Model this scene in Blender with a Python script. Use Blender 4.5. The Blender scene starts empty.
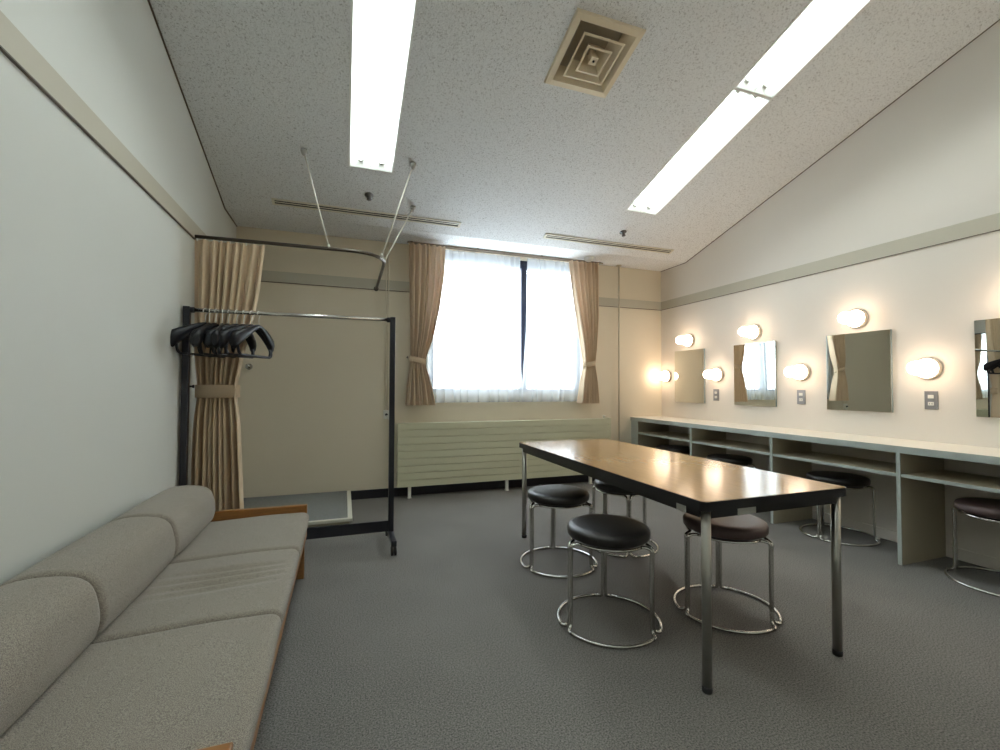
import bpy, bmesh, math, random
from mathutils import Vector, Matrix
random.seed(7)
PI = math.pi
C = bpy.context.scene.collection
SC = bpy.context.scene

# ------------------------------------------------------------------ camera
YAW, PIT, ROL = 0.3373, 0.0253, 0.0034
CAM = Vector((0.9522, -4.6254, 1.1175)); FPX = 444.14
F = Vector((math.sin(YAW)*math.cos(PIT), math.cos(YAW)*math.cos(PIT), math.sin(PIT)))
r0 = Vector((math.cos(YAW), -math.sin(YAW), 0)); u0 = r0.cross(F)
rr = math.cos(ROL)*r0 + math.sin(ROL)*u0; uu = -math.sin(ROL)*r0 + math.cos(ROL)*u0
cd = bpy.data.cameras.new('camera'); cam = bpy.data.objects.new('camera', cd); C.objects.link(cam)
cd.sensor_fit = 'HORIZONTAL'; cd.sensor_width = 36.0; cd.lens = FPX/1000*36.0; cd.clip_start = .02
cam.matrix_world = Matrix(((rr.x, uu.x, -F.x, CAM.x), (rr.y, uu.y, -F.y, CAM.y), (rr.z, uu.z, -F.z, CAM.z), (0, 0, 0, 1)))
SC.camera = cam

# ------------------------------------------------------------------ world, light levels, exposure
W_SKY = 13.0; TUBE = 21.0; GLOBE = 13.5
w = bpy.data.worlds.new('World'); SC.world = w; w.use_nodes = True
bg = w.node_tree.nodes['Background']; bg.inputs[0].default_value = (.86, .93, 1, 1); bg.inputs[1].default_value = W_SKY
SC.view_settings.view_transform = 'Standard'; SC.view_settings.look = 'None'
SC.view_settings.exposure = -0.02; SC.view_settings.gamma = 1; SC.view_settings.use_curve_mapping = False
SC.cycles.max_bounces = 12; SC.cycles.diffuse_bounces = 6; SC.cycles.glossy_bounces = 5; SC.cycles.transmission_bounces = 6
SC.cycles.transparent_max_bounces = 8; SC.cycles.use_denoising = True; SC.cycles.sample_clamp_indirect = 6
SC.cycles.caustics_reflective = False; SC.cycles.caustics_refractive = False

# ------------------------------------------------------------------ materials
def mat(name, col, rough=.6, metal=0, spec=.5, emit=None, es=0, bump=None, mottle=None, sheen=0, coat=0):
    m = bpy.data.materials.new(name); m.use_nodes = True; nt = m.node_tree; b = nt.nodes['Principled BSDF']
    b.inputs['Base Color'].default_value = (*col, 1); b.inputs['Roughness'].default_value = rough
    b.inputs['Metallic'].default_value = metal; b.inputs['Specular IOR Level'].default_value = spec
    b.inputs['Sheen Weight'].default_value = sheen; b.inputs['Coat Weight'].default_value = coat
    if emit: b.inputs['Emission Color'].default_value = (*emit, 1); b.inputs['Emission Strength'].default_value = es
    tc = nt.nodes.new('ShaderNodeTexCoord')
    def noise(scale, detail=3, sc=(1, 1, 1)):
        mp = nt.nodes.new('ShaderNodeMapping'); mp.inputs['Scale'].default_value = sc
        nt.links.new(tc.outputs['Object'], mp.inputs[0])
        n = nt.nodes.new('ShaderNodeTexNoise'); n.inputs['Scale'].default_value = scale; n.inputs['Detail'].default_value = detail
        nt.links.new(mp.outputs[0], n.inputs['Vector']); return n
    if mottle:                                  # (scale, darker factor, lo, hi, stretch)
        s, k, lo, hi = mottle[:4]; sc = mottle[4] if len(mottle) > 4 else (1, 1, 1)
        n = noise(s, 4, sc); cr = nt.nodes.new('ShaderNodeValToRGB')
        cr.color_ramp.elements[0].position = lo; cr.color_ramp.elements[1].position = hi
        cr.color_ramp.elements[0].color = (col[0]*k, col[1]*k, col[2]*k, 1); cr.color_ramp.elements[1].color = (*col, 1)
        nt.links.new(n.outputs[0], cr.inputs[0]); nt.links.new(cr.outputs[0], b.inputs['Base Color'])
    if bump:                                    # (scale, strength, distance)
        n = noise(bump[0], 3); bp = nt.nodes.new('ShaderNodeBump'); bp.inputs['Strength'].default_value = bump[1]
        bp.inputs['Distance'].default_value = bump[2]
        nt.links.new(n.outputs[0], bp.inputs['Height']); nt.links.new(bp.outputs[0], b.inputs['Normal'])
    return m
M = {}
M['wall_l'] = mat('wall_left_paint', (.65, .665, .625), .55, bump=(300, .1, .002), mottle=(1.2, .96, .3, .7))
M['wall_b'] = mat('wall_back_paint', (.69, .62, .49), .55, bump=(300, .1, .002), mottle=(1.2, .96, .3, .7))
M['wall_r'] = mat('wall_right_paint', (.755, .705, .635), .55, bump=(300, .1, .002), mottle=(1.2, .97, .3, .7))
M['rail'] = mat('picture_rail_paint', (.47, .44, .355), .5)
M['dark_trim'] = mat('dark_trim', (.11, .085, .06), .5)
M['black_base'] = mat('black_baseboard', (.012, .012, .018), .45)
M['ceil'] = mat('ceiling_tile', (.78, .80, .81), .9, spec=.2, bump=(95, .8, .004))
def ceil_specks():
    nt = M['ceil'].node_tree; b = nt.nodes['Principled BSDF']; tc = nt.nodes['Texture Coordinate']
    n = nt.nodes.new('ShaderNodeTexNoise'); n.inputs['Scale'].default_value = 100; n.inputs['Detail'].default_value = 5; n.inputs['Distortion'].default_value = 1.0
    nt.links.new(tc.outputs['Object'], n.inputs['Vector'])
    cr = nt.nodes.new('ShaderNodeValToRGB'); e = cr.color_ramp.elements
    e[0].position = .30; e[0].color = (.42, .42, .42, 1); e[1].position = .47; e[1].color = (.78, .80, .81, 1)
    nt.links.new(n.outputs[0], cr.inputs[0]); nt.links.new(cr.outputs[0], b.inputs['Base Color'])
ceil_specks()
def carpet():
    m = mat('carpet', (.12, .12, .115), .95, spec=.15); nt = m.node_tree; b = nt.nodes['Principled BSDF']; tc = nt.nodes['Texture Coordinate']
    n = nt.nodes.new('ShaderNodeTexNoise'); n.inputs['Scale'].default_value = 170; n.inputs['Detail'].default_value = 5; n.inputs['Roughness'].default_value = .75
    n2 = nt.nodes.new('ShaderNodeTexNoise'); n2.inputs['Scale'].default_value = 2.5
    nt.links.new(tc.outputs['Object'], n.inputs['Vector']); nt.links.new(tc.outputs['Object'], n2.inputs['Vector'])
    cr = nt.nodes.new('ShaderNodeValToRGB'); e = cr.color_ramp.elements
    e[0].position = .36; e[0].color = (.06, .06, .057, 1); e[1].position = .62; e[1].color = (.30, .283, .26, 1)
    mx = nt.nodes.new('ShaderNodeMix'); mx.data_type = 'RGBA'; mx.blend_type = 'MULTIPLY'; mx.inputs[0].default_value = .25
    nt.links.new(n.outputs[0], cr.inputs[0]); nt.links.new(cr.outputs[0], mx.inputs[6]); nt.links.new(n2.outputs[0], mx.inputs[7])
    nt.links.new(mx.outputs[2], b.inputs['Base Color']); return m
M['carpet'] = carpet()
M['mat_grey'] = mat('platform_carpet', (.27, .28, .275), .95, spec=.1, mottle=(200, .6, .35, .65))
M['white_edge'] = mat('platform_edge', (.70, .69, .60), .5)
def woven():
    m = mat('sofa_weave', (.33, .30, .255), .9, spec=.15, sheen=.2); nt = m.node_tree; b = nt.nodes['Principled BSDF']; tc = nt.nodes['Texture Coordinate']
    n = nt.nodes.new('ShaderNodeTexNoise'); n.inputs['Scale'].default_value = 480; n.inputs['Detail'].default_value = 2
    n2 = nt.nodes.new('ShaderNodeTexNoise'); n2.inputs['Scale'].default_value = 3
    for q in (n, n2): nt.links.new(tc.outputs['Object'], q.inputs['Vector'])
    cr = nt.nodes.new('ShaderNodeValToRGB'); e = cr.color_ramp.elements
    e[0].position = .32; e[0].color = (.125, .108, .09, 1); e[1].position = .65; e[1].color = (.37, .33, .28, 1)
    nt.links.new(n.outputs[0], cr.inputs[0])
    mx = nt.nodes.new('ShaderNodeMix'); mx.data_type = 'RGBA'; mx.blend_type = 'MULTIPLY'; mx.inputs[0].default_value = .12
    nt.links.new(cr.outputs[0], mx.inputs[6]); nt.links.new(n2.outputs[0], mx.inputs[7]); nt.links.new(mx.outputs[2], b.inputs['Base Color'])
    bp = nt.nodes.new('ShaderNodeBump'); bp.inputs['Strength'].default_value = .5; bp.inputs['Distance'].default_value = .002
    nt.links.new(n.outputs[0], bp.inputs['Height']); nt.links.new(bp.outputs[0], b.inputs['Normal']); return m
M['sofa'] = woven()
M['oak'] = mat('oak', (.30, .125, .03), .4, mottle=(14, .7, .3, .7, (1, 12, 12)))
M['laminate'] = mat('table_laminate', (.35, .205, .088), .17, spec=.30, mottle=(9, .84, .3, .7, (14, 1, 1)))
M['black_edge'] = mat('black_edge', (.008, .008, .01), .35)
M['chrome'] = mat('chrome', (.60, .60, .57), .2, metal=1)
M['leg_chrome'] = mat('table_leg_chrome', (.40, .39, .36), .3, metal=1)
M['steel'] = mat('brushed_steel', (.5, .5, .48), .3, metal=1)
M['rubber'] = mat('black_rubber', (.012, .012, .012), .5)
M['plate'] = mat('grey_plate', (.50, .50, .46), .4, metal=.2)
M['leather'] = mat('black_leather', (.012, .011, .011), .38, spec=.5, bump=(160, .12, .001))
M['leather_b'] = mat('brown_leather', (.080, .050, .048), .45, spec=.5, bump=(160, .12, .001))
M['rack_black'] = mat('rack_black', (.010, .011, .018), .4)
M['hanger'] = mat('hanger_plastic', (.005, .006, .010), .36, spec=.35)
M['hook_white'] = mat('hanger_hook', (.75, .75, .72), .3, metal=.5)
M['curtain'] = mat('curtain_cotton', (.66, .52, .36), .85, spec=.1, sheen=.2, bump=(500, .15, .001))
def thin_cloth():
    nt = M['curtain'].node_tree; b = nt.nodes['Principled BSDF']; o = nt.nodes['Material Output']
    t = nt.nodes.new('ShaderNodeBsdfTranslucent'); t.inputs[0].default_value = (.66, .50, .40, 1); m = nt.nodes.new('ShaderNodeMixShader'); m.inputs[0].default_value = .12
    nt.links.new(b.outputs[0], m.inputs[1]); nt.links.new(t.outputs[0], m.inputs[2]); nt.links.new(m.outputs[0], o.inputs[0])
thin_cloth()
M['rad'] = mat('radiator_paint', (.56, .55, .40), .42)
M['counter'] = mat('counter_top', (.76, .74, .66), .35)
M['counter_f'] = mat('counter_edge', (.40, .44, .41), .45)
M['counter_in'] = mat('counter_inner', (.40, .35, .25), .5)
M['mirror'] = mat('mirror_glass', (.86, .88, .85), .005, metal=1)
M['mirror_edge'] = mat('mirror_edge', (.24, .30, .31), .2)
M['switch_grey'] = mat('switch_plate', (.28, .28, .29), .4, metal=.4)
M['ivory'] = mat('ivory_plastic', (.75, .74, .68), .4)
M['ceramic'] = mat('lamp_base', (.72, .62, .50), .35)
M['globe'] = mat('lamp_globe', (.9, .85, .75), .3, emit=(1, .75, .55), es=GLOBE)
M['tube'] = mat('fluorescent_tube', (.9, .9, .9), .4, emit=(.92, 1, .975), es=TUBE)
M['reflector'] = mat('troffer_reflector', (.82, .84, .82), .35)
M['beige_metal'] = mat('vent_metal', (.74, .65, .49), .45)
M['vent_dark'] = mat('vent_gap', (.03, .03, .03), .7)
M['alu_dark'] = mat('window_frame_dark', (.015, .02, .05), .4)
M['track'] = mat('curtain_track', (.10, .085, .07), .3, metal=.8)
M['track_brown'] = mat('track_brown', (.22, .17, .12), .5)
M['grille'] = mat('grille_paint', (.74, .71, .60), .45)
M['duct'] = mat('duct_inside', (.42, .38, .30), .6)
M['dark_steel'] = mat('dark_steel', (.16, .16, .16), .4, metal=.7)
M['rod'] = mat('hanger_rod', (.72, .70, .62), .45, metal=.15)
M['pipe'] = mat('pipe_beige', (.52, .47, .36), .45)
M['glass'] = bpy.data.materials.new('window_glass'); M['glass'].use_nodes = True
def glass():
    nt = M['glass'].node_tree; nt.nodes.clear(); o = nt.nodes.new('ShaderNodeOutputMaterial'); t = nt.nodes.new('ShaderNodeBsdfTransparent')
    g = nt.nodes.new('ShaderNodeBsdfGlossy'); g.inputs['Roughness'].default_value = .02; mx = nt.nodes.new('ShaderNodeMixShader'); mx.inputs[0].default_value = .05
    t.inputs[0].default_value = (.95, .97, .97, 1)
    nt.links.new(t.outputs[0], mx.inputs[1]); nt.links.new(g.outputs[0], mx.inputs[2]); nt.links.new(mx.outputs[0], o.inputs[0])
glass()
def sheer():
    m = bpy.data.materials.new('sheer_voile'); m.use_nodes = True; nt = m.node_tree; nt.nodes.clear()
    o = nt.nodes.new('ShaderNodeOutputMaterial'); t = nt.nodes.new('ShaderNodeBsdfTransparent'); tl = nt.nodes.new('ShaderNodeBsdfTranslucent')
    df = nt.nodes.new('ShaderNodeBsdfDiffuse'); df.inputs[0].default_value = (.58, .62, .60, 1); tl.inputs[0].default_value = (.80, .84, .88, 1)
    a = nt.nodes.new('ShaderNodeMixShader'); a.inputs[0].default_value = .5; b = nt.nodes.new('ShaderNodeMixShader'); b.inputs[0].default_value = .50
    nt.links.new(tl.outputs[0], a.inputs[1]); nt.links.new(df.outputs[0], a.inputs[2])
    nt.links.new(t.outputs[0], b.inputs[1]); nt.links.new(a.outputs[0], b.inputs[2]); nt.links.new(b.outputs[0], o.inputs[0]); return m
M['sheer'] = sheer()

# ------------------------------------------------------------------ mesh helpers
def bx(bm, x0, x1, y0, y1, z0, z1, bev=0, seg=2):
    vs = [bm.verts.new((x, y, z)) for x in (x0, x1) for y in (y0, y1) for z in (z0, z1)]
    fs = [bm.faces.new([vs[i] for i in q]) for q in ((0, 1, 3, 2), (4, 6, 7, 5), (0, 4, 5, 1), (2, 3, 7, 6), (0, 2, 6, 4), (1, 5, 7, 3))]
    if bev:
        es = list({e for f_ in fs for e in f_.edges}); bmesh.ops.bevel(bm, geom=es, offset=bev, segments=seg, affect='EDGES', profile=.5)
def box(*a, **k): bm = bmesh.new(); bx(bm, *a, **k); return bm
def tube(bm, pts, r, n=10, closed=False, caps=True):
    pts = [Vector(p) for p in pts]; N = len(pts); tan = []
    for i in range(N):
        a = pts[i-1] if (i > 0 or closed) else pts[i]; b = pts[(i+1) % N] if (i < N-1 or closed) else pts[i]; tan.append((b-a).normalized())
    ref = Vector((0, 0, 1)) if abs(tan[0].z) < .9 else Vector((1, 0, 0)); nrm = (ref - tan[0]*ref.dot(tan[0])).normalized(); rings = []
    for i in range(N):
        nrm = (nrm - tan[i]*nrm.dot(tan[i])).normalized(); bi = tan[i].cross(nrm)
        R_ = r[i] if isinstance(r, (list, tuple)) else r
        rings.append([bm.verts.new(pts[i] + (nrm*math.cos(2*PI*k/n) + bi*math.sin(2*PI*k/n))*R_) for k in range(n)])
    for i in range(N if closed else N-1):
        A, B = rings[i], rings[(i+1) % N]
        for k in range(n): bm.faces.new((A[k], A[(k+1) % n], B[(k+1) % n], B[k])).smooth = True
    if caps and not closed: bm.faces.new(rings[0][::-1]); bm.faces.new(rings[-1])
def cyl(bm, a, b, r, n=16): tube(bm, [a, b], r, n)
def lathe(bm, prof, axis='Z', o=(0, 0, 0), n=32):
    o = Vector(o); rings = []
    def pt(rad, h, t):
        c, s = rad*math.cos(t), rad*math.sin(t)
        return o + {'Z': Vector((c, s, h)), 'X': Vector((h, c, s)), 'Y': Vector((c, h, s))}[axis]
    for rad, h in prof: rings.append([bm.verts.new(pt(max(rad, 0), h, 2*PI*k/n)) for k in range(n)] if rad > 1e-6 else [bm.verts.new(pt(0, h, 0))])
    for A, B in zip(rings, rings[1:]):
        for k in range(n):
            if len(A) == 1 and len(B) == 1: continue
            f_ = (A[0], B[k], B[(k+1) % n]) if len(A) == 1 else (A[k], A[(k+1) % n], B[0]) if len(B) == 1 else (A[k], A[(k+1) % n], B[(k+1) % n], B[k])
            bm.faces.new(f_).smooth = True
    for rg in (rings[0], rings[-1]):
        if len(rg) > 1: bm.faces.new(rg)
def round_path(pts, rad, seg=5):
    pts = [Vector(p) for p in pts]; out = [pts[0]]
    for i in range(1, len(pts)-1):
        a, b, c = pts[i-1], pts[i], pts[i+1]; d1 = min(rad, (a-b).length*.49); d2 = min(rad, (c-b).length*.49)
        p, q = b + (a-b).normalized()*d1, b + (c-b).normalized()*d2
        for k in range(seg+1): t = k/seg; out.append(p*(1-t)**2 + b*2*t*(1-t) + q*t*t)
    out.append(pts[-1]); return out
def obj(name, bm, m, parent=None, origin=None, label=None, smooth=False):
    bmesh.ops.recalc_face_normals(bm, faces=bm.faces[:])
    if origin is not None: bmesh.ops.translate(bm, verts=bm.verts[:], vec=-Vector(origin))
    me = bpy.data.meshes.new(name)
    if smooth:
        for f_ in bm.faces: f_.smooth = True
    bm.to_mesh(me); bm.free(); o = bpy.data.objects.new(name, me); C.objects.link(o)
    for q in (m if isinstance(m, (list, tuple)) else [m]): me.materials.append(M[q])
    if origin is not None: o.location = origin
    if parent: o.parent = parent
    if label: o['label'] = label
    return o
def tag(o, label, cat, group=None, kind=None):
    o['label'] = label; o['category'] = cat
    if group: o['group'] = group
    if kind: o['kind'] = kind
    return o
def thing(name, label, cat, loc=(0, 0, 0), rz=0, group=None):
    o = bpy.data.objects.new(name, None); C.objects.link(o); o.location = loc; o.rotation_euler = (0, 0, rz); o.empty_display_size = .1
    return tag(o, label, cat, group)
def struct(name, bm, m, parent=None):
    o = obj(name, bm, m, parent)
    if not parent: o['kind'] = 'structure'
    return o
def dup(o, loc, rz=None, label=None, group=None, parent=None):
    c = o.copy(); C.objects.link(c)
    if parent: c.parent = parent
    else:
        c.location = loc
        if rz is not None: c.rotation_euler = (0, 0, rz)
    if label: c['label'] = label
    if group: c['group'] = group
    for ch in list(o.children): dup(ch, None, parent=c)
    return c

# ------------------------------------------------------------------ the room
W = 4.741; HC = 2.584; D1 = .4326; SL = .3002; YF = -5.7
T0, T1 = 2.084, 2.192
def zs(y): return HC + SL*(-y - D1)           # height of the sloping ceiling
struct('floor', box(-.15, W+.15, YF-.15, .15, -.1, 0), 'carpet')
def gable(x0, x1):
    bm = bmesh.new(); top = [(.0, HC+.03), (-D1, HC+.03), (YF, zs(YF)+.03)]
    prof = [(0, -.1)] + top + [(YF, -.1)]
    A = [bm.verts.new((x0, y, z)) for y, z in prof]; B = [bm.verts.new((x1, y, z)) for y, z in prof]
    bm.faces.new(A); bm.faces.new(B[::-1])
    for i in range(5): bm.faces.new((A[i], B[i], B[(i+1) % 5], A[(i+1) % 5]))
    return bm
struct('wall_left', gable(-.15, 0), 'wall_l'); struct('wall_right', gable(W, W+.15), 'wall_r')
WX0, WX1, WZ0, WZ1 = 1.80, 3.60, 1.045, 2.552
bm = bmesh.new()
bx(bm, -.15, WX0, 0, .18, -.1, HC+.05); bx(bm, WX1, W+.15, 0, .18, -.1, HC+.05); bx(bm, WX0, WX1, 0, .18, -.1, WZ0); bx(bm, WX0, WX1, 0, .18, WZ1, HC+.05)
struct('wall_back', bm, 'wall_b')
struct('wall_front', box(-.15, W+.15, YF-.15, YF, -.1, zs(YF)+.05), 'wall_l')
# ceiling: flat strip at the window, then the slope with openings for the light troffers
LX = [(.973, 1.285), (3.446, 3.776)]
LY = [(-1.10, -2.3345), (-2.3445, -3.579), (-3.589, -4.8235)]  # last span: unseen fixtures overhead, added to light the room
GAP = .01
def ceil_pt(x, y, up=0): return Vector((x, y, (HC if y > -D1 else zs(y)) + up))
bm = bmesh.new()
def slab(x0, x1, y0, y1):
    vs = [bm.verts.new(ceil_pt(x, y, up)) for up in (0, .03) for (x, y) in ((x0, y0), (x1, y0), (x1, y1), (x0, y1))]
    for q in ((3, 2, 1, 0), (4, 5, 6, 7), (0, 1, 5, 4), (1, 2, 6, 5), (2, 3, 7, 6), (3, 0, 4, 7)): bm.faces.new([vs[i] for i in q])
slab(0, W, 0, -D1+1e-4)
HOLES = [(x0, x1, LY[-1][1], LY[0][0]) for x0, x1 in LX] + [(2.368-.19, 2.368+.19, -2.285-.182, -2.285+.182)]
xs = sorted({0, W, *[h for q in HOLES for h in q[:2]]}); ys = sorted({-D1, YF, *[h for q in HOLES for h in q[2:]]})
for xa, xb in zip(xs, xs[1:]):
    for y_a, y_b in zip(ys, ys[1:]):
        mx_, my_ = (xa+xb)/2, (y_a+y_b)/2
        if not any(q[0] < mx_ < q[1] and q[2] < my_ < q[3] for q in HOLES): slab(xa, xb, y_b, y_a)
struct('ceiling', bm, 'ceil')
# picture rails round the room, with a thin dark bead under them
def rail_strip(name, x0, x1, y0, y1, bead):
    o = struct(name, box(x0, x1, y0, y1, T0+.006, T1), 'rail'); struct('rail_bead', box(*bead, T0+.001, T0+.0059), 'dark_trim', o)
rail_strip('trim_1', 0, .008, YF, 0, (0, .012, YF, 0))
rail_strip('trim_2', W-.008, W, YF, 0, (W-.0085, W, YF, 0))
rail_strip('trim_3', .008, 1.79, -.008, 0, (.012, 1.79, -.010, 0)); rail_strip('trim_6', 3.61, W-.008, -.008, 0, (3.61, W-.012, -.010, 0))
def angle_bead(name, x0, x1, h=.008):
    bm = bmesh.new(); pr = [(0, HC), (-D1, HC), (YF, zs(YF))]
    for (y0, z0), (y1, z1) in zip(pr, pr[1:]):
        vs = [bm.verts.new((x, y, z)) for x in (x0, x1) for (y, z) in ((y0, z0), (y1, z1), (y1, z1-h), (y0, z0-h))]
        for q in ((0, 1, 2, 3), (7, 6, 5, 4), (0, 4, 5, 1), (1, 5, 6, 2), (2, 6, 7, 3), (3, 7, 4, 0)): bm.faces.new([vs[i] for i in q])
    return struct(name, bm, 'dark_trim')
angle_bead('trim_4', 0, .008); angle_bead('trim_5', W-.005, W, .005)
struct('baseboard_back', box(.012, W-.5, -.012, 0, 0, .085), 'black_base')
struct('baseboard_left', box(0, .012, YF, 0, 0, .085), 'black_base')
struct('baseboard_right', box(W-.010, W, YF, -.001, 0, .075, bev=.002), 'wall_r')

# window: dark aluminium frame, two sashes, glass
bm = bmesh.new(); FW = .045
bx(bm, WX0, WX1, .05, .14, WZ0, WZ0+FW); bx(bm, WX0, WX1, .05, .14, WZ1-.085, WZ1)
bx(bm, WX0, WX0+FW, .05, .14, WZ0+FW, WZ1-FW); bx(bm, WX1-FW, WX1, .05, .14, WZ0+FW, WZ1-FW)
win = struct('window_1', bm, 'alu_dark')
struct('meeting_stile', box(2.845, 2.915, .045, .13, WZ0+FW, WZ1-FW, bev=.003), 'alu_dark', win)
struct('pane', box(WX0+FW, 2.845, .09, .096, WZ0+FW, WZ1-FW), 'glass', win)
struct('pane', box(2.915, WX1-FW, .09, .096, WZ0+FW, WZ1-FW), 'glass', win)
struct('window_sill', box(WX0, WX1, -.0, .05, WZ0, WZ0+.012), 'counter', win)

# ------------------------------------------------------------------ ceiling fittings
slope_rot = -math.atan(SL)    # rotation about x that lays a flat object on the sloping ceiling
def on_slope(o, x, y, drop=0):
    o.location = (x, y, zs(y) - drop); o.rotation_euler = (slope_rot, 0, 0)
def troffer(x0, x1, y0, y1, label):
    wd = (x1-x0)/2; L = abs(y1-y0)/2*math.sqrt(1+SL*SL)
    t = thing('fluorescent_light', label, 'ceiling light', group='recessed fluorescent lights')
    on_slope(t, (x0+x1)/2, (y0+y1)/2)
    bm = bmesh.new(); h = .105
    bx(bm, -wd, wd, -L, L, h, h+.01)
    bx(bm, -wd-.012, -wd, -L, L, -.004, h+.01); bx(bm, wd, wd+.012, -L, L, -.004, h+.01)
    bx(bm, -wd-.012, wd+.012, -L-.0045, -L+.002, -.001, h+.01); bx(bm, -wd-.012, wd+.012, L-.002, L+.0045, -.001, h+.01)
    obj('housing', bm, 'reflector', t)
    bm = bmesh.new()           # the white reflector: sloping sides, a ridge down the middle, sloping ends
    e = L-.006; pr = [(-wd+.001, .0), (-wd*.72, .085), (-wd*.28, .085), (0, .004), (wd*.28, .085), (wd*.72, .085), (wd-.001, .0)]
    R0 = [bm.verts.new((x, -e+.001, z)) for x, z in pr]; R1 = [bm.verts.new((x, e-.001, z)) for x, z in pr]
    for i in range(6): bm.faces.new((R0[i], R0[i+1], R1[i+1], R1[i]))
    for s in (-1, 1):
        a = [bm.verts.new((x, s*e, 0)) for x in (-wd+.002, wd-.002)]; b = [bm.verts.new((x, s*(e-.045), .086)) for x in (wd-.002, -wd+.002)]
        bm.faces.new(a+b)
    obj('reflector', bm, 'reflector', t)
    for s in (-1, 1):
        bm = bmesh.new(); cyl(bm, (s*wd*.5, -L+.042, .05), (s*wd*.5, L-.042, .05), .0155, 12); obj('tube', bm, 'tube', t)
        for q in (-1, 1):
            bm = bmesh.new(); lathe(bm, [(.010, -.012), (.019, -.010), (.019, .008), (.010, .012)], 'Y', (s*wd*.5, q*(L-.036), .05), 14)
            bx(bm, s*wd*.5-.008, s*wd*.5+.008, q*(L-.036)-.006, q*(L-.036)+.006, .06, .088); obj('lamp_holder', bm, 'plate', t)
    return t
wl = ['in the left ceiling row', 'in the right ceiling row']
pos = ['nearest the window', 'next behind the one nearest the window', 'added out of view to light the room']
for i, (x0, x1) in enumerate(LX):
    for j, (y0, y1) in enumerate(LY):
        troffer(x0, x1, y0, y1, 'recessed fluorescent light %s, %s' % (wl[i], pos[j]))
# square four way diffuser
t = thing('ceiling_diffuser', 'square beige air diffuser with stepped cones in the sloping ceiling', 'air vent'); on_slope(t, 2.368, -2.285)
def frame_ring(bm, r_out, z_out, r_in, z_in, th=.004):
    for (ra, za, rb, zb) in ((r_out, z_out, r_in, z_in),):
        P = [[bm.verts.new((sx*r, sy*r, z)) for sx, sy in ((-1, -1), (1, -1), (1, 1), (-1, 1))] for r, z in ((ra, za), (rb, zb), (rb, zb+th), (ra, za+th))]
        for a in range(4):
            A, B = P[a], P[(a+1) % 4]
            for k in range(4): bm.faces.new((A[k], A[(k+1) % 4], B[(k+1) % 4], B[k]))
bm = bmesh.new(); frame_ring(bm, .228, -.001, .222, -.016); frame_ring(bm, .222, -.016, .186, -.020); frame_ring(bm, .186, -.020, .145, .068); obj('outer_frame', bm, 'beige_metal', t)
bm = bmesh.new(); frame_ring(bm, .128, -.030, .085, .062); frame_ring(bm, .138, -.030, .127, -.032); obj('cone', bm, 'beige_metal', t)
bm = bmesh.new(); frame_ring(bm, .072, -.040, .034, .056); frame_ring(bm, .082, -.040, .071, -.042); obj('cone', bm, 'beige_metal', t)
bm = bmesh.new(); pts = [bm.verts.new((sx*.024, sy*.024, -.036)) for sx, sy in ((-1, -1), (1, -1), (1, 1), (-1, 1))]
q = [bm.verts.new((sx*.012, sy*.012, .054)) for sx, sy in ((-1, -1), (1, -1), (1, 1), (-1, 1))]
bm.faces.new(pts); bm.faces.new(q)
for k in range(4): bm.faces.new((pts[k], pts[(k+1) % 4], q[(k+1) % 4], q[k]))
obj('centre_block', bm, 'beige_metal', t)
bm = bmesh.new(); lathe(bm, [(0, -.041), (.006, -.041), (.007, -.0361), (0, -.0361)], 'Z', n=12); obj('screw', bm, 'vent_dark', t)
bm = bmesh.new(); bx(bm, -.188, .188, -.188, .188, .0725, .078)
for s_ in (-1, 1): bx(bm, min(s_*.184, s_*.188), max(s_*.184, s_*.188), -.188, .188, 0, .0724); bx(bm, -.1839, .1839, min(s_*.184, s_*.188), max(s_*.184, s_*.188), 0, .0724)
obj('duct_box', bm, 'duct', t)
# slot diffusers
for x0, x1, lb in ((.375, 1.965, 'long slim two slot air grille in the ceiling above the curtain track'), (2.832, 4.40, 'long slim two slot air grille in the ceiling between window and mirrors')):
    hl = (x1-x0)/2; t = thing('slot_grille', lb, 'air vent', group='slot air grilles'); on_slope(t, (x0+x1)/2, -.597)
    bm = bmesh.new(); bx(bm, -hl, hl, -.037, -.023, -.009, .002); bx(bm, -hl, hl, .023, .037, -.009, .002); bx(bm, -hl, hl, -.004, .004, -.007, .002)
    bx(bm, -hl, -hl+.02, -.037, .037, -.009, .002); bx(bm, hl-.02, hl, -.037, .037, -.009, .002); obj('grille_frame', bm, 'grille', t)
    obj('slot_recess', box(-hl+.01, hl-.01, -.022, .022, -.003, -.0005), 'vent_dark', t)
def sprinkler(x, y, lb):
    t = thing('sprinkler_head', lb, 'sprinkler', group='ceiling sprinkler heads'); on_slope(t, x, y)
    bm = bmesh.new(); lathe(bm, [(.036, 0), (.036, -.005), (.018, -.012), (.014, -.030)], n=20); obj('escutcheon', bm, 'dark_steel', t)
    bm = bmesh.new(); lathe(bm, [(.006, -.030), (.006, -.040), (.020, -.041), (.020, -.044), (0, -.045)], n=20); obj('deflector', bm, 'dark_steel', t)
sprinkler(1.129, -.821, 'small round metal sprinkler head in the ceiling near the left fluorescent light')
sprinkler(3.618, -.80, 'small round metal sprinkler head in the ceiling near the right fluorescent light')
bm = bmesh.new(); lathe(bm, [(.055, 0), (.055, -.012), (.046, -.035), (.025, -.050), (0, -.053)], n=28)
tag(obj('smoke_detector', bm, 'ivory', origin=(3.555, -.235, HC), label='x') if False else obj('smoke_detector', bm, 'ivory'), 'white domed detector on the ceiling above the right window curtain', 'smoke detector').location = (3.555, -.235, HC)

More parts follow.
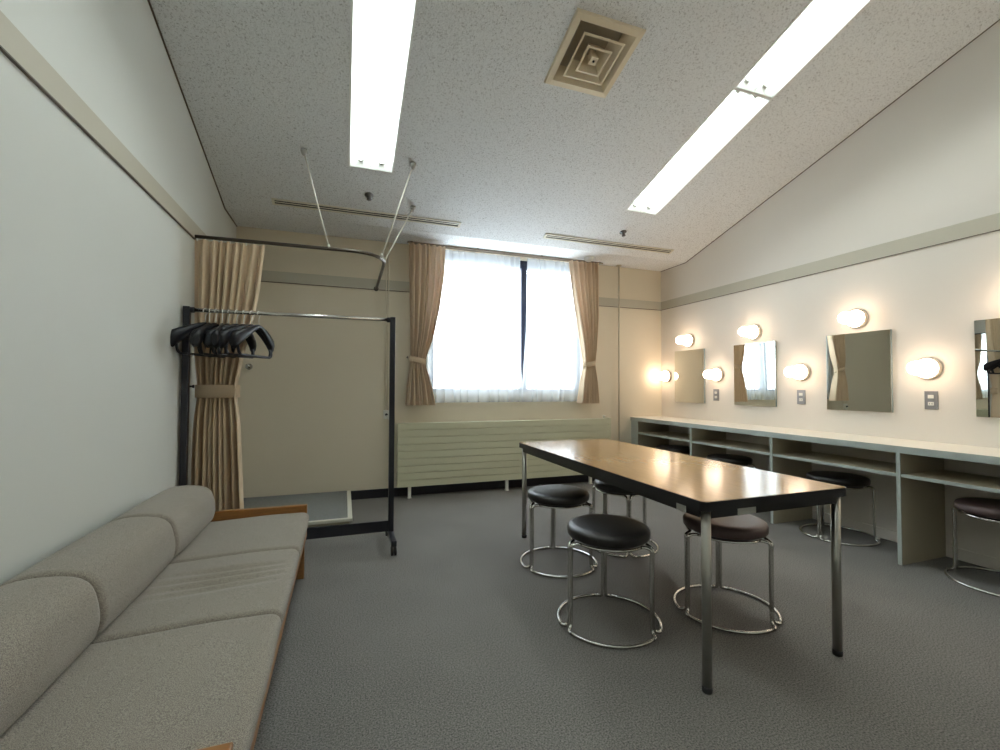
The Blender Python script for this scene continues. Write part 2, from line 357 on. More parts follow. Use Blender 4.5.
# ------------------------------------------------------------------ curtains
def cloth(name, top_l, top_r, z1, z0, left, right, y, nf, amp, mt, parent, nv=46, nu=None, phase=0, ampf=None, seed=0):
    """pleated cloth; left(v), right(v) give the side edges (v = 0 top .. 1 bottom)"""
    rnd = random.Random(seed); nu = nu or nf*14; bm = bmesh.new(); rows = []
    ph = [rnd.uniform(-.5, .5) for _ in range(nf+2)]; am = [rnd.uniform(.65, 1.2) for _ in range(nf+2)]
    wd_ = [rnd.uniform(.55, 1.5) for _ in range(nf)]; cum = [0]
    for q in wd_: cum.append(cum[-1]+q)
    def warp(s):
        t_ = s*cum[-1]
        for i in range(nf):
            if t_ <= cum[i+1]: return (i+(t_-cum[i])/wd_[i])/nf
        return 1.0
    for j in range(nv+1):
        v = j/nv; z = z1 + (z0-z1)*v; a, b = left(v), right(v); A = amp*(ampf(v) if ampf else 1); row = []
        for i in range(nu+1):
            s = i/nu; k = warp(s)*nf; ki = int(min(k, nf-1)); fr = k-ki
            am_ = am[ki]*(1-fr)+am[ki+1]*fr; p_ = (ph[ki]*(1-fr)+ph[ki+1]*fr)*min(1, v*3)
            d = math.sin(2*PI*k + phase + p_)*am_; d2 = .25*math.sin(4*PI*k + 1.3*p_ + 1)
            x = a + (b-a)*s + .22*(b-a)/nf*math.cos(2*PI*k + phase)*min(1, v*4)*math.sin(PI*s)**.3 if 0 < i < nu else a + (b-a)*s
            row.append(bm.verts.new((x, y + A*(d + d2*min(1, v*3)), z)))
        rows.append(row)
    for j in range(nv):
        for i in range(nu): bm.faces.new((rows[j][i], rows[j][i+1], rows[j+1][i+1], rows[j+1][i])).smooth = True
    o = obj(name, bm, mt, parent)
    return o
def solid(o, th=.003):
    s = o.modifiers.new('t', 'SOLIDIFY'); s.thickness = th; s.offset = 0; return o
def lerp(a, b, t): return a+(b-a)*t
def ss(t): t = max(0, min(1, t)); return t*t*(3-2*t)
def curve(keys):
    def f_(v):
        for (v0, a), (v1, b) in zip(keys, keys[1:]):
            if v <= v1: return lerp(a, b, (v-v0)/(v1-v0))
        return keys[-1][1]
    def g(v): return (f_(max(0, v-.03))+f_(v)+f_(min(1, v+.03)))/3
    return g
# rail over the window
rl = thing('window_curtain_rail', 'long slim double curtain rail fixed under the ceiling above the window', 'curtain rail', (2.68, 0, HC))
bm = bmesh.new(); bx(bm, -1.14, 1.14, -.115, -.095, -.018, -.004, bev=.002); obj('front_track', bm, 'track_brown', rl)
bm = bmesh.new(); bx(bm, -1.12, 1.12, -.065, -.045, -.018, -.004, bev=.002); obj('rear_track', bm, 'track_brown', rl)
for x in (-1.1, -.4, .35, 1.1):
    bm = bmesh.new(); bx(bm, x-.012, x+.012, -.115, 0, -.004, 0); obj('bracket', bm, 'track', rl)
# window drapes, tied back
zt, zb = 2.556, .925; vt = (zt-1.37)/(zt-zb)
def drape(lb, L_, R_, side, tx0, tx1, sd):
    t = thing('window_drape', lb, 'curtain', group=None)
    o = cloth('fabric', 0, 0, zt, zb, L_, R_, -.135, 7, .030, 'curtain', t, seed=sd, nv=50,
              ampf=curve([(0, .8), (.15, 1.1), (vt-.1, 1.6), (vt, 1.0), (vt+.1, 1.6), (1, 1.9)]))
    # tie band wraps the gathered cloth
    bm = bmesh.new(); n = 28; ring = []; zc = 1.375
    xc, wx, wy = (tx0+tx1)/2, (tx1-tx0)/2+.010, .046
    for k in range(n):
        a = 2*PI*k/n; x = xc+wx*math.cos(a); yy = -.135+wy*math.sin(a); sl = (x-xc)*side*.22
        ring.append([bm.verts.new((xc+(wx+q)*math.cos(a), -.135+(wy+q)*math.sin(a), zc+dz+sl)) for q, dz in ((0, -.028), (.004, -.028), (.004, .028), (0, .028))])
    for k in range(n):
        A, B = ring[k], ring[(k+1) % n]
        for q in range(4): bm.faces.new((A[q], A[(q+1) % 4], B[(q+1) % 4], B[q])).smooth = True
    obj('tieback', bm, 'curtain', t)
    xh = tx0-.02 if side < 0 else tx1+.02
    bm = bmesh.new(); tube(bm, [(xh, 0, 1.41), (xh, -.05, 1.41), (xh, -.07, 1.40), (xh, -.075, 1.42)], .004, 8); obj('tieback_hook', bm, 'track', t)
drape('beige tied back curtain at the left side of the window', curve([(0, 1.55), (vt, 1.575), (vt+.1, 1.55), (1, 1.525)]),
      curve([(0, 1.925), (.15, 1.92), (.4, 1.865), (.6, 1.795), (vt, 1.72), (vt+.03, 1.725), (vt+.12, 1.775), (1, 1.83)]), -1, 1.575, 1.72, 3)
drape('beige tied back curtain at the right side of the window', curve([(0, 3.355), (.2, 3.40), (.5, 3.49), (vt, 3.55), (vt+.03, 3.545), (vt+.12, 3.51), (1, 3.475)]),
      curve([(0, 3.745), (.4, 3.73), (vt, 3.68), (vt+.1, 3.705), (1, 3.73)]), 1, 3.55, 3.68, 5)
# sheer voiles
for lb, L_, R_, sd in (('white sheer curtain over the left half of the window', lambda v: 1.66, curve([(0, 2.79), (.75, 2.80), (1, 2.84)]), 11),
                       ('white sheer curtain over the right half of the window', curve([(0, 2.875), (.5, 2.86), (.8, 2.825), (1, 2.80)]), lambda v: 3.64, 12)):
    o = cloth('sheer_curtain', 0, 0, 2.556, .945, L_, R_, -.050 - (.006 if sd == 12 else 0), 13 if sd == 11 else 9, .015, 'sheer', None, nv=12, seed=sd, ampf=curve([(0, .7), (.1, .8), (1, 1.3)]))
    tag(o, lb, 'curtain')

# curtained changing corner: L shaped ceiling track and its bunched curtain
tr = thing('changing_corner_track', 'bent dark metal curtain track hung from the ceiling over the corner', 'curtain rail', (0, 0, 0))
ZR = 2.105
path = round_path([(0.0, -1.195, ZR), (1.245, -1.225, ZR), (1.245, 0, ZR-.01)], .30, 10)
bm = bmesh.new(); tube(bm, path, .013, 10); obj('rail', bm, 'track', tr)
bm = bmesh.new(); lathe(bm, [(.018, 0), (.018, .006), (0, .006)], 'X', (0, -1.195, ZR), 16); obj('wall_flange', bm, 'track', tr)
bm = bmesh.new(); lathe(bm, [(.024, -.016), (.024, -.006), (0, -.006)], 'Y', (1.245, 0, ZR-.01), 16); obj('wall_flange', bm, 'track', tr)
for (tx, ty), (bx_, by_) in (((.66, -1.185), (.835, -1.215)), ((1.431, -1.223), (1.215, -1.125)), ((1.501, -.749), (1.245, -.98))):
    bm = bmesh.new(); tube(bm, [(bx_, by_, ZR+.012), (tx, ty, zs(ty)-.012)], .0055, 8); rd = obj('suspension_rod', bm, 'rod', tr)
    bm = bmesh.new(); lathe(bm, [(.010, -.040), (.022, -.012), (.024, .004)], 'Z', (tx, ty, zs(ty)), 14); obj('ceiling_cup', bm, 'steel', rd)
    bm = bmesh.new(); lathe(bm, [(.011, -.005), (.011, .022), (.006, .03)], 'Z', (bx_, by_, ZR), 10); obj('clamp', bm, 'rod', rd)
ct = thing('changing_corner_curtain', 'long beige curtain bunched at the left wall behind the clothes rack', 'curtain', (0, -1.2, 0))
zt2, zb2 = 2.085, .10; vt2 = (zt2-1.08)/(zt2-zb2)
o = cloth('fabric', 0, 0, zt2, zb2, curve([(0, .006), (vt2-.1, .02), (vt2, .045), (vt2+.1, .02), (1, .008)]),
          curve([(0, .425), (.2, .385), (.4, .30), (vt2, .262), (vt2+.1, .29), (1, .33)]), 0, 8, .036, 'curtain', ct, seed=21, nv=60,
          ampf=curve([(0, .55), (.06, .9), (vt2-.1, 1.5), (vt2, 1.1), (vt2+.15, 1.6), (1, 1.7)]))
bm = bmesh.new(); n = 32; ring = []
for k in range(n):
    a = 2*PI*k/n; cx_ = .157
    ring.append([bm.verts.new((cx_+(.127+q)*math.cos(a), (.060+q)*math.sin(a), 1.078+dz)) for q, dz in ((0, -.042), (.004, -.042), (.004, .042), (0, .042))])
for k in range(n):
    A, B = ring[k], ring[(k+1) % n]
    for q in range(4): bm.faces.new((A[q], A[(q+1) % 4], B[(q+1) % 4], B[q])).smooth = True
obj('tieback', bm, 'curtain', ct)
for k in range(9):
    x = .02+k*.048; obj('glider', box(x-.004, x+.004, -.006, .006, zt2-.01, zt2+.006), 'ivory', ct)
bm = bmesh.new(); lathe(bm, [(.014, 0), (.014, .006), (.006, .008), (.006, .03), (.011, .032), (.011, .040), (0, .042)], 'X', (0, 0, 0), 14)
tag(obj('tieback_knob', bm, 'rack_black'), 'small dark tieback knob on the left wall beside the clothes rack post', 'hook').location = (0, -1.27, 1.11)
bm = bmesh.new(); lathe(bm, [(.028, 0), (.028, -.006), (.010, -.010), (.010, -.028), (.022, -.034), (.025, -.047), (.016, -.058), (0, -.060)], 'Y', n=18)
tag(obj('coat_hook', bm, 'chrome'), 'small shiny metal knob on the back wall beside the bunched curtain', 'hook').location = (.125, 0, 1.29)

# low platform in the corner
pf = thing('low_platform', 'low grey carpeted platform with white edging in the back left corner', 'platform', (.52, -.50, 0))
obj('base_box', box(-.485, .485, -.46, .475, 0, .072), 'counter_in', pf)
bm = bmesh.new(); bx(bm, -.505, .505, -.49, -.455, .072, .095, bev=.003); bx(bm, .47, .505, -.455, .485, .072, .095, bev=.003); obj('edging', bm, 'white_edge', pf)
obj('carpet_top', box(-.505, .4695, -.4545, .485, .0721, .093), 'mat_grey', pf)

# pipes, window crank
t = thing('ceiling_pipe', 'thin painted pipe running from ceiling to floor right of the window', 'pipe', (4.07, -.062, 0))
bm = bmesh.new(); cyl(bm, (0, 0, 0), (0, 0, HC-.001), .0105, 14); obj('pipe', bm, 'pipe', t)
bm = bmesh.new(); lathe(bm, [(.034, HC-.001), (.034, HC-.008), (.012, HC-.014)], n=18); obj('flange', bm, 'pipe', t)
bm = bmesh.new(); lathe(bm, [(.026, 0), (.026, .008), (.012, .012)], n=18); obj('flange', bm, 'pipe', t)
t = thing('window_operator', 'white window opening crank with conduits rising to the ceiling', 'window crank', (1.355, 0, .83))
bm = bmesh.new(); cyl(bm, (-.012, -.014, .04), (-.012, -.014, HC-.83-.001), .005, 8); obj('conduit', bm, 'wall_b', t)
bm = bmesh.new(); cyl(bm, (.012, -.014, .04), (.012, -.014, HC-.83-.001), .005, 8); obj('conduit', bm, 'wall_b', t)
obj('gear_box', box(-.028, .028, -.040, 0, -.045, .042, bev=.006), 'ivory', t)
bm = bmesh.new(); lathe(bm, [(.013, -.040), (.013, -.056), (0, -.057)], 'Y', (0, 0, 0), 14); obj('spindle', bm, 'rack_black', t)
bm = bmesh.new(); tube(bm, round_path([(0, -.050, 0), (.012, -.060, -.03), (.045, -.065, -.085), (.047, -.090, -.087)], .01), .006, 8); obj('crank_handle', bm, 'ivory', t)

# radiator
rd = thing('panel_radiator', 'long pale green slatted panel radiator below the window', 'radiator', (2.66, 0, 0))
X0, X1, Z0, Z1, YR = -1.205, 1.215, .112, .748, -.15
obj('core_panel', box(X0+.004, X1-.004, YR+.012, -.045, Z0+.004, Z1-.004, bev=.004), 'rad', rd)
n = 9; hgt = (Z1-Z0)/n; bm = bmesh.new()
for k in range(n): bx(bm, X0, X1, YR, YR+.014, Z0+k*hgt+.0034, Z0+(k+1)*hgt-.0034, bev=.002, seg=1)
obj('front_slats', bm, 'rad', rd)
bm = bmesh.new(); bx(bm, X1+.001, X1+.028, YR+.004, -.04, Z0, Z1+.004, bev=.004); obj('end_cover', bm, 'rad', rd)
for x in (-1.08, -.045, .98):
    bm = bmesh.new(); bx(bm, x-.014, x+.014, YR+.02, YR+.05, 0, Z0+.01); bx(bm, x-.02, x+.02, YR+.01, YR+.06, 0, .006); obj('foot', bm, 'ivory', rd)
for x in (-.9, .9):
    obj('wall_bracket', box(x-.02, x+.02, -.046, 0, .25, .6), 'rad', rd)
bm = bmesh.new(); lathe(bm, [(.012, 0), (.012, .02), (.017, .022), (.017, .035), (0, .037)], 'Z', (X1-.04, YR+.05, Z1-.001), 12); obj('bleed_valve', bm, 'ivory', rd)

# ------------------------------------------------------------------ counter with open shelves
KX = 4.272; KZ = .748
cn = thing('dressing_counter', 'long pale built in dressing counter with open shelves along the mirror wall', 'counter', (W, 0, 0))
def cbx(*a, **k): a = list(a); a[0] -= W; a[1] -= W; return box(*a, **k)
obj('worktop', cbx(KX+.0045, W-.001, -5.56, -.001, KZ-.045, KZ, bev=.003), 'counter', cn)
obj('worktop_edge', cbx(KX, KX+.004, -5.56, -.001, KZ-.044, KZ-.002), 'counter_f', cn)
DV = [-.13, -1.0, -1.90, -2.79, -3.69, -4.58, -5.47]
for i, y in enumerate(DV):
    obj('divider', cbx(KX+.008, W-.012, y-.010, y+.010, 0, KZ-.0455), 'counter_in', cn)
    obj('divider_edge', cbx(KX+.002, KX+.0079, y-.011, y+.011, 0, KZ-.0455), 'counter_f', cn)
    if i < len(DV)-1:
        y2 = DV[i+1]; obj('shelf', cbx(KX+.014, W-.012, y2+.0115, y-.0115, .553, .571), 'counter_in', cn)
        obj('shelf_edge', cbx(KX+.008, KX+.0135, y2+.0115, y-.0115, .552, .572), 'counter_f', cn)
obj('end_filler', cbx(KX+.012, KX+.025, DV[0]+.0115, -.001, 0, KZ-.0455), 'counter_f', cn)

# ------------------------------------------------------------------ mirrors, lamps, switch plates
MY = [-.493, -1.358, -2.282, -3.20, -4.115]
mirr_lb = ['first frameless wall mirror from the window wall', 'second frameless wall mirror from the window wall', 'third frameless wall mirror from the window wall', 'fourth frameless wall mirror, cut by the right edge of the photo', 'fifth frameless wall mirror, beyond the photo edge']
def mirror(y, lb):
    t = thing('wall_mirror', lb, 'mirror', (W, y, 1.240), group='wall mirrors above the counter')
    obj('glass', box(-.0225, -.0195, -.229, .229, -.304, .304), 'mirror', t)
    obj('backing', box(-.0194, -.001, -.2292, .2292, -.3042, .3042), 'mirror_edge', t)
    return t
for y, lb in zip(MY, mirr_lb): mirror(y, lb)
def lamp(y, z, lb, grp):
    t = thing('vanity_lamp', lb, 'wall lamp', (W, y, z), group=grp)
    bm = bmesh.new(); lathe(bm, [(.072, -.001), (.074, -.006), (.073, -.020), (.068, -.026), (.05, -.026)], 'X', n=32); obj('lamp_base', bm, 'ceramic', t)
    bm = bmesh.new(); lathe(bm, [(.066, -.0265), (.065, -.040), (.056, -.056), (.0485, -.068), (.0475, -.09), (.0475, -.140), (.044, -.162), (.034, -.177), (.018, -.186), (0, -.189)], 'X', n=32); obj('glass_globe', bm, 'globe', t)
od = ['first', 'second', 'third', 'fourth', 'fifth']
for i, y in enumerate(MY): lamp(y, 1.655, 'lit round wall lamp above the %s mirror from the window wall' % od[i], 'lamps above the mirrors')
SY = [-.11, -.905, -1.83, -2.725, -3.64, -4.55]
sl = ['lit wall lamp between the window wall corner and the first mirror'] + ['lit wall lamp between the %s and %s mirrors' % (od[i], od[i+1]) for i in range(4)] + ['lit wall lamp past the fifth mirror']
for y, lb in zip(SY, sl): lamp(y, 1.25, lb, 'lamps beside the mirrors')
for i, y in enumerate(SY[1:5]):
    yy = [-.876, -1.82, -2.735, -3.65][i]
    t = thing('switch_plate', 'grey switch and socket plate below the lamp between the %s and %s mirrors' % (od[i], od[i+1]), 'switch', (W, yy, 1.032), group='switch plates')
    obj('plate', box(-.007, 0, -.037, .037, -.062, .062, bev=.002), 'switch_grey', t)
    obj('rocker_switch', box(-.011, -.0071, -.016, .016, .012, .036, bev=.001), 'ivory', t)
    so = obj('socket', box(-.010, -.0071, -.016, .016, -.036, -.012, bev=.001), 'ivory', t)
    bm = bmesh.new()
    for s in (-.007, .007): bx(bm, -.0108, -.0101, s-.0012, s+.0012, -.029, -.019)
    obj('socket_slots', bm, 'rack_black', so)

# ------------------------------------------------------------------ table
TX0, TX1, TY0, TY1, TZ = 2.185, 2.950, -3.345, -1.528, .70
tb = thing('long_table', 'long brown laminate table with black edge and chrome legs', 'table', ((TX0+TX1)/2, (TY0+TY1)/2, 0))
hx, hy = (TX1-TX0)/2, (TY1-TY0)/2
def rrect(bm, hx, hy, z0, z1, r, n=6):
    pts = []
    for cx_, cy_, a0 in ((hx-r, hy-r, 0), (-hx+r, hy-r, 90), (-hx+r, -hy+r, 180), (hx-r, -hy+r, 270)):
        for k in range(n+1): a = math.radians(a0+90*k/n); pts.append((cx_+r*math.cos(a), cy_+r*math.sin(a)))
    A = [bm.verts.new((x, y, z0)) for x, y in pts]; B = [bm.verts.new((x, y, z1)) for x, y in pts]
    bm.faces.new(A[::-1]); bm.faces.new(B)
    for k in range(len(pts)): q = (k+1) % len(pts); bm.faces.new((A[k], A[q], B[q], B[k]))
bm = bmesh.new(); rrect(bm, hx, hy, TZ-.036, TZ-.002, .024); obj('edge_band', bm, 'black_edge', tb)
bm = bmesh.new(); rrect(bm, hx-.003, hy-.003, TZ-.0019, TZ, .022); obj('tabletop', bm, 'laminate', tb)
ins = .028
bm = bmesh.new(); az0, az1 = .632, TZ-.0361; a_, b_ = hx-ins, hy-ins
bx(bm, -a_+.018, a_-.018, -b_-.008, -b_+.012, az0, az1); bx(bm, -a_+.018, a_-.018, b_-.012, b_+.008, az0, az1)
bx(bm, -a_-.008, -a_+.012, -b_+.018, b_-.018, az0, az1); bx(bm, a_-.012, a_+.008, -b_+.018, b_-.018, az0, az1)
obj('apron', bm, 'black_edge', tb)
for sx in (-1, 1):
    for sy in (-1, 1):
        x, y = sx*(a_-.009), sy*(b_-.003)
        bm = bmesh.new(); cyl(bm, (x, y, .022), (x, y, TZ-.0361), .0172, 20); lg = obj('leg', bm, 'leg_chrome', tb)
        bm = bmesh.new(); lathe(bm, [(.0175, 0), (.0185, .004), (.0185, .0219), (0, .0219)], 'Z', (x, y, 0), 20); obj('foot_cap', bm, 'rubber', lg)
for (x0, x1, y0, y1) in ((-a_+.15, -a_+.24, -b_-.0105, -b_-.0081), (-a_-.0105, -a_-.0081, -b_+.085, -b_+.135), (a_-.24, a_-.15, b_+.0081, b_+.0105)):
    obj('hinge_plate', box(x0, x1, y0, y1, az0+.002, az1-.002), 'plate', tb, label='grey metal plate on the black apron')

# ------------------------------------------------------------------ stools
def pol(r, a, z): return (r*math.cos(a), r*math.sin(a), z)
def make_stool(label, leather):
    t = thing('round_stool', label, 'stool', group=None)
    bm = bmesh.new(); R = .194
    lathe(bm, [(0, .402), (R-.02, .402), (R-.006, .405), (R, .413), (R+.001, .437), (R-.004, .447), (R-.016, .4535), (R-.045, .457), (R*.5, .4595), (0, .460)], n=48); obj('seat', bm, leather, t)
    bm = bmesh.new(); lathe(bm, [(0, .390), (R-.035, .390), (R-.03, .4019), (0, .4019)], n=32); obj('seat_board', bm, 'rack_black', t)
    rb, rl_, rt, tr_ = .238, .211, .176, .0078
    A = [math.radians(a) for a in (180, 60, -60)]; dl = .19; dt = .18
    bm = bmesh.new()
    for k in range(3):
        a0, a1 = A[k]-dl, A[k]-2*PI/3+dl; tube(bm, [pol(rb, lerp(a0, a1, i/14), tr_) for i in range(15)], tr_, 8)
    obj('base_ring', bm, 'chrome', t)
    bm = bmesh.new()
    for k in range(3):
        a0, a1 = A[k]-dt, A[k]-2*PI/3+dt; tube(bm, [pol(rt, lerp(a0, a1, i/14), .390) for i in range(15)], .0065, 8)
    obj('support_ring', bm, 'chrome', t)
    for k in range(3):
        bm = bmesh.new()
        for s in (-1, 1):
            e = .0082/rl_
            p = [pol(rt, A[k]+s*dt, .390), pol(rt+.006, A[k]+s*(dt*.62), .390), pol(rl_+.002, A[k]+s*e*1.3, .384), pol(rl_, A[k]+s*e, .345), pol(rl_, A[k]+s*e, .05), pol(rl_+.004, A[k]+s*e*1.2, .014), pol(rb, A[k]+s*dl*.62, tr_), pol(rb, A[k]+s*dl, tr_)]
            tube(bm, round_path(p, .035, 6), tr_, 8)
        obj('leg', bm, 'chrome', t)
    return t
stools = [
    ('round black cushioned stool with chrome wire frame standing nearest the camera, left of the table', 2.160, -2.762, 183, 'leather'),
    ('round brown cushioned stool standing under the near end of the table', 2.780, -2.86, 172, 'leather_b'),
    ('round black cushioned stool at the far left leg of the table', 2.250, -2.058, 193, 'leather'),
    ('round black cushioned stool standing under the far part of the table', 2.815, -1.93, 247, 'leather'),
    ('round dark stool tucked under the third bay of the counter, behind the table corner', 4.485, -2.28, 182, 'leather'),
    ('round dark stool under the counter at the right edge of the photo', 4.49, -3.175, 212, 'leather_b'),
    ('round dark stool tucked under the second bay of the counter', 4.43, -1.33, 200, 'leather'),
    ('round dark stool tucked under the first bay of the counter, nearest the window wall', 4.42, -.60, 170, 'leather'),
]
protos = {}
for lb, x, y, a, mt in stools:
    if mt not in protos:
        o = protos[mt] = make_stool(lb, mt); o.location = (x, y, 0); o.rotation_euler = (0, 0, math.radians(a-180))
    else: o = dup(protos[mt], (x, y, 0), math.radians(a-180), lb)
    o['group'] = 'round stools at the table' if x < 4 else 'round stools under the counter'

# ------------------------------------------------------------------ clothes rack and hangers
RY = -1.40
rk = thing('clothes_rack', 'tall black wheeled garment rack with a chrome top bar', 'clothes rack', (.651, RY, 0))
for x in (-.622, .622):
    obj('post', box(x-.018, x+.018, -.02, .02, .10, 1.605, bev=.003), 'rack_black', rk)
    ft = obj('foot', box(x-.018, x+.018, -.225, .225, .068, .0999, bev=.003), 'rack_black', rk)
    for y in (-.205, .205):
        bm = bmesh.new(); lathe(bm, [(.024, -.019), (.031, -.017), (.031, -.005), (.024, -.003)], 'X', (x, y, .0315), 20); lathe(bm, [(.024, .003), (.031, .005), (.031, .017), (.024, .019)], 'X', (x, y, .0315), 20)
        bx(bm, x-.0028, x+.0028, y-.016, y+.016, .02, .060); bx(bm, x-.017, x+.017, y-.018, y+.018, .0635, .0679, bev=.001)
        obj('caster', bm, 'rubber', ft)
obj('bottom_bar', box(-.604, .604, -.012, .012, .100, .175, bev=.003), 'rack_black', rk)
bm = bmesh.new(); cyl(bm, (-.604, 0, 1.585), (.604, 0, 1.585), .0125, 18); obj('top_bar', bm, 'chrome', rk)
for x in (-.60, .60):
    bm = bmesh.new(); lathe(bm, [(.018, -.012), (.018, .012)], 'X', (x*.99, 0, 1.585), 16); obj('bar_socket', bm, 'rack_black', rk)
def make_hanger(label, group):
    t = thing('coat_hanger', label, 'coat hanger', group=group)
    # origin at the top bar's centre; hanger lies in the local y-z plane
    bm = bmesh.new(); p = []
    for k in range(13): a = math.radians(-40+k*20); p.append((0, .0185*math.cos(a), .0185*math.sin(a)))
    p = p[::-1]; p = [(0, -.0183, -.004)]*0 + p
    p = [(0, .0175*math.cos(math.radians(a)), .0175*math.sin(math.radians(a))) for a in range(200, -61, -20)] + [(0, .002, -.028), (0, 0, -.045), (0, 0, -.075)]
    tube(bm, p, .0028, 8); obj('hook', bm, 'hook_white', t)
    bm = bmesh.new(); n = 26; rings = []
    for i in range(n+1):
        s = -1+2*i/n; y = .215*s; z = -.078-.105*abs(s)**1.25; th = .010+.017*abs(s)**1.5; hh = .014+.044*abs(s)**1.1
        if i in (0, n): th *= .6; hh *= .6
        bend = -.035*abs(s)**2
        rings.append([bm.verts.new((bend+th*math.cos(2*PI*k/10), y, z+hh*math.sin(2*PI*k/10)-hh*.3)) for k in range(10)])
    for A, B in zip(rings, rings[1:]):
        for k in range(10): bm.faces.new((A[k], A[(k+1) % 10], B[(k+1) % 10], B[k])).smooth = True
    bm.faces.new(rings[0]); bm.faces.new(rings[-1]); obj('shoulders', bm, 'hanger', t)
    bm = bmesh.new(); tube(bm, round_path([(-.026, -.185, -.175), (-.012, -.175, -.275), (-.012, .175, -.275), (-.026, .185, -.175)], .03, 5), .008, 8); obj('trouser_bar', bm, 'hanger', t)
    return t
hx_ = [.128, .150, .185, .220, .255, .300, .340, .385, .425]
hrz = [-30, 6, -9, 12, -6, -26, -14, -34, -22]
hl_ = ['against the rack post, leftmost in the bunch', 'second from the rack post in the bunch', 'third from the rack post in the bunch', 'fourth from the rack post in the bunch',
       'middle of the bunch on the rack bar', 'fourth from the bunch end away from the wall', 'third from the bunch end away from the wall', 'second from the bunch end away from the wall', 'last of the bunch, farthest from the left wall']
h0 = None
for x, rz, lb in zip(hx_, hrz, hl_):
    lab = 'black plastic coat hanger on the rack, '+lb
    if h0 is None: o = h0 = make_hanger(lab, 'black coat hangers')
    else: o = dup(h0, (0, 0, 0), 0, lab)
    o.location = (x, RY, 1.585-.0125+.0155-.0195+.012); o.rotation_euler = (0, 0, math.radians(rz))
    o['group'] = 'black coat hangers'

# ------------------------------------------------------------------ sofa
sf = thing('three_seat_sofa', 'long grey beige fabric sofa with wooden arms against the left wall', 'sofa', (.02, -2.71, 0))
def prism_y(prof, y0, y1, rnd=.02, seg=3, bulge=0, name=None, mt='sofa', parent=None, label=None, wr=False, puff=.004):
    """cushion: profile in x-z extruded along y with rounded end seams"""
    bm = bmesh.new(); cx_ = sum(p[0] for p in prof)/len(prof); cz_ = sum(p[1] for p in prof)/len(prof)
    ys = []; n = 60
    for i in range(n+1): ys.append((i/n))
    st = [(y0, rnd)] + [(y0+rnd*(1-math.cos(math.radians(a))), rnd*(1-math.sin(math.radians(a)))) for a in (30, 60)] + [(lerp(y0+rnd, y1-rnd, s), 0) for s in ys] + [(y1-rnd*(1-math.cos(math.radians(a))), rnd*(1-math.sin(math.radians(a)))) for a in (60, 30)] + [(y1, rnd)]
    rings = []
    N = len(prof)
    nr = []
    for i in range(N):
        a, b = Vector(prof[i-1]), Vector(prof[(i+1) % N]); d = (b-a).normalized(); nr.append(Vector((d.y, -d.x)))
    # outward check
    if sum(nr[i].dot(Vector(prof[i])-Vector((cx_, cz_))) for i in range(N)) < 0: nr = [-q for q in nr]
    for y, ins_ in st:
        tt = (y-y0)/(y1-y0); pf_ = puff*math.sin(PI*tt)**.6
        row = []
        for i, (x, z) in enumerate(prof):
            q = Vector((x, z)) + nr[i]*(pf_-ins_)
            dz = 0
            if wr and z > .30 and .25 < x < .72:
                xx = (x-.52)/.16
                for (c_, w_, s_, dp) in ((.50, .030, .10, .018), (.60, .026, .06, .016), (.70, .030, -.05, .013), (.40, .03, .12, .009)):
                    dd = (tt-c_-s_*(x-.5))/w_; dz -= dp*math.exp(-dd*dd)*math.exp(-xx*xx)
            row.append(bm.verts.new((q.x, y, q.y+dz)))
        rings.append(row)
    for A, B in zip(rings, rings[1:]):
        for k in range(N): bm.faces.new((A[k], A[(k+1) % N], B[(k+1) % N], B[k])).smooth = True
    bm.faces.new(rings[0]); bm.faces.new(rings[-1])
    return obj(name, bm, mt, parent, label=label)
def dense(prof, step=.02):
    out = []
    for i in range(len(prof)):
        a, b = Vector(prof[i]), Vector(prof[(i+1) % len(prof)]); n = max(1, int((b-a).length/step))
        for k in range(n): out.append(tuple(a.lerp(b, k/n)))
    return out
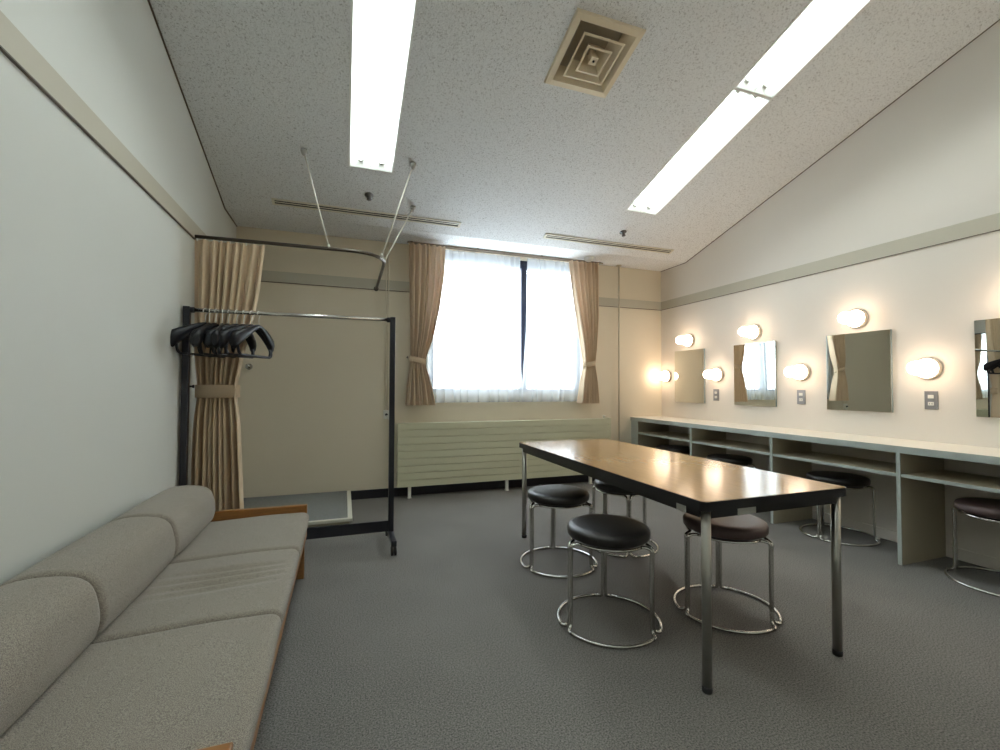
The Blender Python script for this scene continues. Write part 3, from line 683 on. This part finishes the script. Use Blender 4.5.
def rounded(prof, r): 
    N = len(prof); out = []
    for i in range(N):
        a, b, c = Vector(prof[i-1]), Vector(prof[i]), Vector(prof[(i+1) % N]); rad = prof[i][2] if len(prof[i]) > 2 else r
        a, b, c = a.xy if len(a) > 2 else a, b.xy if len(b) > 2 else b, c.xy if len(c) > 2 else c
        d1 = min(rad, (a-b).length*.45); d2 = min(rad, (c-b).length*.45); p, q = b+(a-b).normalized()*d1, b+(c-b).normalized()*d2
        for k in range(6): t_ = k/5; out.append(tuple(p*(1-t_)**2+b*2*t_*(1-t_)+q*t_*t_))
    return out
seat_prof = dense(rounded([(.03, .275, .02), (.737, .287, .02), (.758, .388, .05), (.55, .390, .05), (.27, .378, .05), (.03, .370, .03)], .03))
back_prof = dense(rounded([(.003, .375, .02), (.268, .385, .02), (.285, .455, .06), (.255, .575, .11), (.10, .588, .10), (.003, .545, .06)], .05))
yy = [.905, .302, -.302, -.905]
for i in range(3):
    prism_y(seat_prof, yy[i+1]+.001, yy[i]-.001, .020, name='seat_cushion', parent=sf, wr=(i == 1))
for i in range(3):
    prism_y(back_prof, yy[i+1]+.001, yy[i]-.001, .022, name='back_cushion', parent=sf)
for s in (-1, 1):
    y0, y1 = (.908, .940) if s > 0 else (-.940, -.908)
    obj('armrest', box(.0, .737, y0, y1, .372, .424, bev=.004), 'oak', sf)
    for x in (.683, .02): obj('leg', box(x, x+.042, y0+.001 if s < 0 else y0+.001, y1-.001, 0, .3715, bev=.003), 'oak', sf)
obj('front_rail', box(.712, .738, -.907, .907, .245, .286, bev=.003), 'oak', sf)
obj('back_rail', box(.02, .045, -.907, .907, .235, .274, bev=.003), 'oak', sf)
obj('seat_deck', box(.046, .711, -.907, .907, .250, .272), 'rack_black', sf)
# tall dressing mirror inside the curtained corner; the photo shows it through the fourth wall mirror
t = thing('dressing_mirror', 'tall dark framed mirror on the left wall, seen reflected in the fourth wall mirror', 'mirror', (0, -.85, 0))
obj('glass', box(.006, .009, -.178, .178, .42, 1.878), 'mirror', t)
obj('backing', box(.001, .0059, -.178, .178, .42, 1.878), 'mirror_edge', t)
bm = bmesh.new()
for a in ((-.190, .190, 1.8785, 1.89), (-.190, .190, .408, .4195), (-.190, -.1785, .4196, 1.8784), (.1785, .190, .4196, 1.8784)): bx(bm, .001, .014, *a)
obj('frame', bm, 'rack_black', t)
